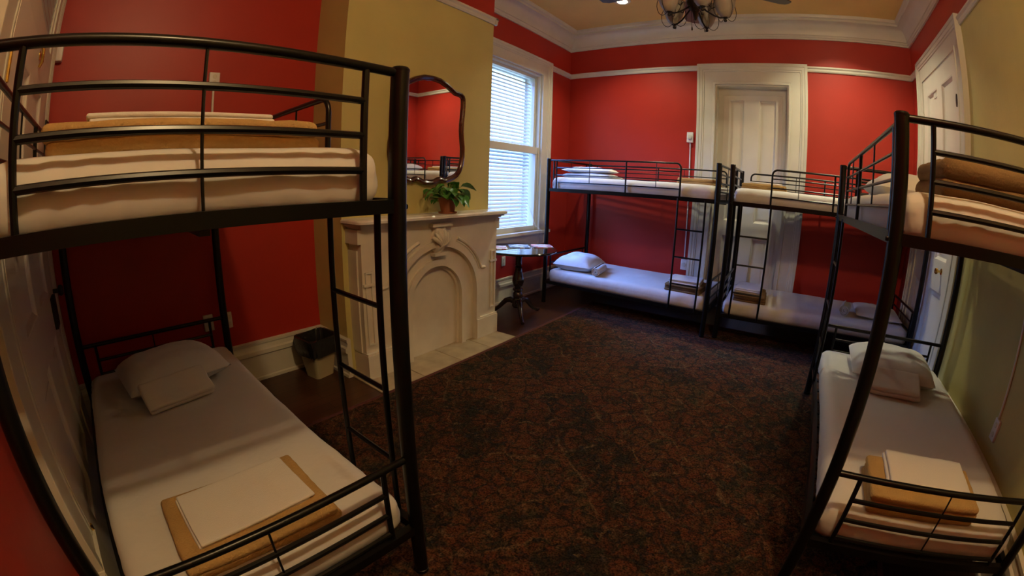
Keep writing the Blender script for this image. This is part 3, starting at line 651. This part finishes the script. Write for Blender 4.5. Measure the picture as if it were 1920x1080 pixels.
for k in range(5):
    a = math.radians(8+72*k); c_, s_ = math.cos(a), math.sin(a)
    rad = .205
    Q = lambda r_, z_: (r_*c_, r_*s_, zz(z_))
    arm = part('light_arm', fan, M['iron'], MB().tube([Q(.03, 2.74), Q(.08, 2.70), Q(.13, 2.665), Q(.17, 2.65), Q(rad, 2.652)], .006, 7).tube([Q(.05, 2.80), Q(.10, 2.83), Q(.15, 2.80), Q(.155, 2.74), Q(.115, 2.72), Q(.095, 2.75)], .004, 6))
    for j in range(4):
        b_ = a+PI/2*j+.6; lp = []
        for i in range(17):
            t = i/16*2*PI; u_ = .052-.052*math.cos(t); v_ = .075*math.sin(t)
            lp.append((rad*c_+math.cos(b_)*u_*.9, rad*s_+math.sin(b_)*u_*.9, zz(2.73)+v_-.02))
        part('cage_wire', arm, M['iron'], MB().tube(lp, .0022, 5))
    sh = part('glass_shade', fan, M['frost'], MB().lathe([(.016, zz(2.650)), (.034, zz(2.660)), (.054, zz(2.69)), (.070, zz(2.735)), (.078, zz(2.78)), (.090, zz(2.82)), (.088, zz(2.82)), (.075, zz(2.78)), (.062, zz(2.735))], 22, (rad*c_, rad*s_, 0), False))
    part('shade_cup', fan, M['iron'], MB().lathe([(.003, zz(2.618)), (.010, zz(2.622)), (.012, zz(2.632)), (.007, zz(2.640)), (.016, zz(2.648)), (.032, zz(2.668)), (.040, zz(2.69)), (.034, zz(2.69))], 16, (rad*c_, rad*s_, 0)))
part('pull_chain', fan, M['iron'], MB().tube([(-.02, -.03, zz(2.70)), (-.02, -.03, zz(2.575))], .0015, 5).lathe([(.002, zz(2.578)), (.005, zz(2.565)), (.006, zz(2.552)), (.002, zz(2.546))], 10, (-.02, -.03, 0)))
# ------------------------------------------------------------------ bunk beds
BL, BW = 1.97, 1.007
ZB, ZL = 1.369, .262
def bunk(loc, rz, mirror, label):
    sg = -1 if mirror else 1
    root = empty('bunk_bed', (loc[0], loc[1], 0), rz); tag(root, label, 'bunk bed', 'black metal bunk beds')
    P = lambda x, y, z: (x, sg*y, z)
    K = M['black']
    def tb(name, pts, r, par=root, n=10): return part(name, par, K, MB().tube([P(*q) for q in pts], r, n))
    for x in (0, BL):
        for y in (0, BW):
            wx, wy = loc[0]+math.cos(rz)*x-math.sin(rz)*sg*y, loc[1]+math.sin(rz)*x+math.cos(rz)*sg*y
            zf = .0095 if (.845 < wx < 3.875 and -5.54 < wy < -.70) else 0.0
            p = tb('post', [(x, y, zf+.012), (x, y, 1.732)], .0255, n=16)
            part('post_cap', p, K, MB().lathe([(.026, 1.726), (.0265, 1.733), (.022, 1.739), (.001, 1.741)], 16, P(x, y, 0)))
            part('post_foot', p, K, MB().lathe([(.024, 0), (.0275, .004), (.0275, .02), (.025, .022)], 16, P(x, y, zf)))
            part('bolt', p, K, MB().lathe([(.012, -.034), (.012, -.026), (.001, -.026)], 10, P(x, y, ZB), True, 'y') if False else MB().rbox(.018, .066, .014, .004, (1, 1, 1), P(x, y, ZB-.005)))
    for x in (0, BL):
        for lo, rails, zb in ((False, (1.722, 1.634, 1.547, 1.460), ZB), (True, (.579, .481, .392, .305), ZL)):
            e = part('end_panel', root, K, MB().tube([P(x, 0, rails[0]), P(x, BW, rails[0])], .0125, 10).tube([P(x, .108, rails[0]), P(x, .108, zb)], .0098, 8).tube([P(x, BW-.108, rails[0]), P(x, BW-.108, zb)], .0098, 8).box(x-.014, x+.014, P(0, .0, 0)[1], P(0, BW, 0)[1], zb-.020, zb+.016))
            for z in rails[1:]: tb('crossbar', [(x, .108, z), (x, BW-.108, z)], .0092, e, 8)
            tb('centre_rod', [(x, BW/2, rails[0]), (x, BW/2, zb)], .0040, e, 6)
    for y in (0, BW):
        for z in (ZB, ZL):
            part('side_rail', root, K, MB().box(0, BL, P(0, y-.014, 0)[1], P(0, y+.014, 0)[1], z-.020, z+.018), False)
    # guard rails on both long sides
    for y in (0, BW):
        x0, x1, zt = .11, 1.585, 1.715
        if y: x1 = BL-.11
        pts = [(.0, y, zt)] if not y else [(0, y, zt)]
        r_ = .05
        for i in range(7):
            a = PI/2*i/6; pts.append((x1-r_+r_*math.sin(a), y, zt-r_+r_*math.cos(a)))
        pts.append((x1, y, ZB))
        g = tb('guard_rail', pts, .0098)
        tb('guard_upright', [(x0, y, zt), (x0, y, ZB)], .0092, g, 8); tb('guard_upright', [(BL/2, y, zt), (BL/2, y, ZB)], .0095, g, 8)
        for z in (1.630, 1.545, 1.460): tb('crossbar', [(x0, y, z), (x1, y, z)], .0062, g, 7)
        for x in (.545, 1.325): tb('guard_rod', [(x, y, zt), (x, y, 1.460)], .0040, g, 6)
    # ladder
    ld = part('ladder', root, K, MB().tube([P(BL-.110, -.012, ZB), P(BL-.110, -.012, ZL-.01)], .0105, 9).tube([P(BL-.394, -.012, ZB), P(BL-.394, -.012, ZL-.01)], .0105, 9))
    for z in (1.062, .783, .508): tb('rung', [(BL-.394, -.012, z), (BL-.110, -.012, z)], .0088, ld, 8)
    # slatted decks
    for z in (ZB-.022, ZL-.022):
        dk = part('deck_spine', root, K, MB().box(0, BL, P(0, BW/2-.012, 0)[1], P(0, BW/2+.012, 0)[1], z-.012, z), False)
        for i in range(11): part('deck_slat', dk, K, MB().box(.12+i*.173-.012, .12+i*.173+.012, P(0, 0, 0)[1], P(0, BW, 0)[1], z, z+.008), False)
    def at(x, y, z=0):
        c_, s_ = math.cos(rz), math.sin(rz); yy = sg*y
        return (loc[0]+c_*x-s_*yy, loc[1]+s_*x+c_*yy, z)
    return at, rz, sg
bA = bunk((.161, -4.676), -.0044, True, 'black metal bunk bed with its ladder facing the marble fireplace')
bB = bunk((.367, -1.102), -.040, False, 'black metal bunk bed on the back wall beside the window and round table')
bC = bunk((4.432, -1.075), PI+.022, True, 'black metal bunk bed in front of the recessed white door on the back wall')
bD = bunk((3.3806, -3.9896), PI/2-.0178, True, 'black metal bunk bed standing along the yellow wall')
# ------------------------------------------------------------------ bedding
def mattress(b, upper, label, seed):
    at, rz, sg = b
    z0 = (ZB if upper else ZL)-.014; lx, ly, lz = 1.930, .968, .165
    def disp(p, n):
        q = Vector((p.x+seed*3.1, p.y+seed, p.z))
        d = .006*noise.noise(q*2.2)+.004*noise.noise(q*6)
        if abs(n.z) < .8:   # gathers pulled round the corners and sides of the fitted sheet
            e = max(0, 1-min(lx/2-abs(p.x), .45)/.45) if abs(n.y) > .5 else max(0, 1-min(ly/2-abs(p.y), .4)/.4)
            t = p.x if abs(n.y) > .5 else p.y
            d += (.0004+.0030*e)*math.sin(t*70+p.z*55*(1 if t > 0 else -1)+4*noise.noise(q*5))
        return d
    mb = MB().rbox(lx, ly, lz, .066, (60, 34, 4), (0, 0, lz/2), disp)
    o = obj('mattress', mb, M['sheet']); o.location = at(BL/2, BW/2, z0); o.rotation_euler = (0, 0, rz)
    tag(o, label, 'mattress', 'white sheeted mattresses'); return z0+lz
def pillow(loc, rz, label, lx=.62, ly=.42, h=.13, tilt=(0, 0), seed=0, grp='white pillows'):
    mb = MB(); n = 26
    def f(sgn):
        def g(u, v):
            a, b_ = 2*u-1, 2*v-1
            e = max(0, (1-abs(a)**3.2))**.55*max(0, (1-abs(b_)**3.2))**.55
            pin = 1-.07*(abs(a)**2)*(1-abs(b_)) ; pin2 = 1-.07*(abs(b_)**2)*(1-abs(a))
            x = a*lx/2*pin2; y = b_*ly/2*pin
            x *= 1-.05*(1-abs(b_)**2)*0; q = Vector((x*6+seed, y*6, sgn))
            z = sgn*e*h/2*(1 if sgn > 0 else .75)*(1+.18*noise.noise(q))+.008*noise.noise(q*2)*e
            return (x, y, z+h*.36)
        return g
    mb.grid(n, n, f(1)); mb.grid(n, n, f(-1))
    o = obj('pillow', mb, M['pillow'], angle=180); o.location = loc; o.rotation_euler = (tilt[0], tilt[1], rz); tag(o, label, 'pillow', grp); return o
def folded(name, loc, rz, lx, ly, h, layers, m, label, cat, grp, seed=0, rnd=.4, tilt=(0, 0)):
    mb = MB(); lh = h/layers; r_ = random.Random(seed)
    for i in range(layers):
        jx, jy = r_.uniform(-.008, .008), r_.uniform(-.008, .008); sx = r_.uniform(-.012, .006); sy = r_.uniform(-.012, .006)
        ph = r_.uniform(0, 9)
        mb.rbox(lx+sx, ly+sy, lh*1.16, lh*.56, (14, 12, 1), (jx, jy, lh*(i+.5)), lambda p, n, ph=ph: .10*lh*noise.noise(Vector((p.x*9+ph, p.y*9, ph)))+.10*lh*noise.noise(Vector((p.x*30+ph, p.y*30, ph))))
    # wrapped fold along one edge
    pts = []
    o = obj(name, mb, m); o.location = loc; o.rotation_euler = (tilt[0], tilt[1], rz); tag(o, label, cat, grp); return o
def roll(loc, rz, label, length=.24, r=.058, grp='rolled white towels'):
    mb = MB(); turns = 3.2; n = 90; th = .009
    prof = []
    for i in range(n+1):
        t = i/n; a = t*turns*2*PI; rr = .010+(r-.010)*t; prof.append((rr*math.cos(a), rr*math.sin(a)))
    prof2 = []
    for i in range(n, -1, -1):
        t = i/n; a = t*turns*2*PI; rr = max(.003, .010+(r-.010)*t-th); prof2.append((rr*math.cos(a), rr*math.sin(a)))
    pp = prof+prof2; m_ = len(pp); vs = []; fs = []
    xs = [-length/2, -length/2+.01, 0, length/2-.01, length/2]
    for k, x in enumerate(xs):
        s_ = .97 if k in (0, 4) else 1.0
        vs += [(x+.008*noise.noise(Vector((a*20, b_*20, x))), a*s_, b_*s_+r) for a, b_ in pp]
    for k in range(4):
        for i in range(m_): fs.append((k*m_+i, k*m_+(i+1) % m_, (k+1)*m_+(i+1) % m_, (k+1)*m_+i))
    for k in (0, 4):
        for i in range(n): fs.append((k*m_+i, k*m_+i+1, k*m_+m_-2-i, k*m_+m_-1-i))
    o = obj('rolled_towel', mb.add(vs, fs), M['towel']); o.location = loc; o.rotation_euler = (0, 0, rz); tag(o, label, 'towel', grp); return o
GB, GT = 'folded blankets at the foot of the bunks', 'folded white linen on the blankets'
mats = [(bA, 'bunk facing the fireplace', 1), (bB, 'bunk beside the window', 2), (bC, 'bunk before the recessed door', 3), (bD, 'bunk along the yellow wall', 4)]
for b, nm, sd in mats:
    mattress(b, True, 'white sheeted upper mattress of the '+nm, sd); mattress(b, False, 'white sheeted lower mattress of the '+nm, sd+10)
TU, TL = ZB-.014+.165, ZL-.014+.165     # mattress tops
# A lower
pillow((.55, -5.15, TL-.012), PI/2+.14, 'dim white pillow on the lower bunk facing the fireplace', .60, .46, .21, (0, 0), 1)
folded('folded_towel', (.845, -5.18, TL+.045), .17, .17, .38, .055, 2, M['towel'], 'folded white towel propped against the pillow of the bunk facing the fireplace', 'towel', 'folded white towels', 2, tilt=(0, .55))
folded('folded_blanket', (1.868, -5.175, TL-.004), -.03, .37, .53, .055, 2, M['tan'], 'tan folded blanket under white linen on the lower bunk facing the fireplace', 'blanket', GB, 3)
folded('folded_sheet', (1.842, -5.175, TL+.050), .02, .265, .41, .022, 2, M['towel'], 'white folded sheet on the tan blanket of the lower bunk facing the fireplace', 'linen', GT, 4)
# A upper
folded('folded_blanket', (1.76, -5.185, TU-.004), 0, .44, .70, .075, 2, M['tan'], 'tan folded blanket on the upper bunk facing the fireplace', 'blanket', GB, 5)
folded('folded_sheet', (1.76, -5.195, TU+.070), .01, .34, .49, .024, 2, M['towel'], 'white folded sheet on the tan blanket of the upper bunk facing the fireplace', 'linen', GT, 6)
# B
pillow((.68, -.80, TL-.008), .05, 'plump white pillow on the lower bunk beside the window', .48, .52, .23, (0, 0), 4)
roll((1.00, -.90, TL-.002), PI/2+.17, 'rolled white towel against the pillow on the lower bunk beside the window', .34, .056)
folded('folded_blanket', (2.06, -.93, TL-.004), -.05, .40, .36, .075, 3, M['brown'], 'brown folded blanket on the lower bunk beside the window', 'blanket', GB, 8)
folded('folded_sheet', (2.05, -.90, TL+.070), .05, .34, .30, .045, 3, M['towel'], 'white folded linen on the brown blanket of the lower bunk beside the window', 'linen', GT, 9)
pillow((.74, -.70, TU-.010), .05, 'flat white pillow lying on the upper bunk beside the window', .64, .46, .10, (0, 0), 6)
pillow((.72, -.70, TU+.066), .12, 'white pillow stacked on another on the upper bunk beside the window', .60, .44, .085, (0, 0), 7)
folded('folded_blanket', (2.06, -.72, TU-.004), -.04, .40, .50, .065, 2, M['tan'], 'tan folded blanket on the upper bunk beside the window', 'blanket', GB, 10)
# C
folded('folded_blanket', (2.74, -.82, TL-.004), .03, .33, .44, .075, 3, M['brown'], 'olive brown folded blanket on the lower bunk before the recessed door', 'blanket', GB, 11)
folded('folded_sheet', (2.71, -.80, TL+.070), .0, .27, .36, .05, 3, M['towel'], 'white folded linen on the brown blanket of the bunk before the recessed door', 'linen', GT, 12)
pillow((4.13, -.60, TL-.010), -.05, 'flat white pillow on the lower bunk before the recessed door', .50, .60, .10, (0, 0), 9)
roll((3.75, -.80, TL-.002), PI/2-.22, 'rolled white towel on the lower bunk before the recessed door', .26, .058)
folded('folded_blanket', (2.76, -.70, TU-.004), .02, .46, .50, .06, 2, M['tan'], 'tan folded blanket on the upper bunk before the recessed door', 'blanket', GB, 13)
pillow((4.08, -.62, TU-.010), .05, 'white pillow on the upper bunk before the recessed door', .46, .62, .16, (0, 0), 15)
folded('folded_sheet', (2.78, -.69, TU+.056), .02, .34, .40, .02, 1, M['towel'], 'thin white sheet on the tan blanket of the upper bunk before the recessed door', 'linen', GT, 14)
# D
pillow((3.915, -2.40, TL-.004), -.04, 'plump white pillow on the lower bunk along the yellow wall', .60, .50, .21, (.05, 0), 11)
folded('folded_towel', (3.88, -2.715, TL+.042), -.03, .36, .17, .055, 2, M['towel'], 'folded white towel leaning on the pillow of the bunk along the yellow wall', 'towel', 'folded white towels', 15, tilt=(.5, 0))
folded('folded_blanket', (3.835, -3.80, TL-.004), .0, .52, .30, .085, 3, M['tan'], 'tan folded blanket under white linen on the lower bunk along the yellow wall', 'blanket', GB, 16)
folded('folded_sheet', (3.845, -3.765, TL+.080), -.02, .40, .25, .03, 2, M['towel'], 'white folded sheet on the tan blanket of the lower bunk along the yellow wall', 'linen', GT, 17)
pillow((3.86, -2.50, TU-.008), .1, 'white pillow on the upper bunk along the yellow wall', .64, .48, .20, (0, 0), 13)
folded('folded_blanket', (3.93, -3.70, TU-.004), .02, .74, .38, .125, 2, M['brown'], 'thick brown folded blanket on the upper bunk along the yellow wall', 'blanket', GB, 18)
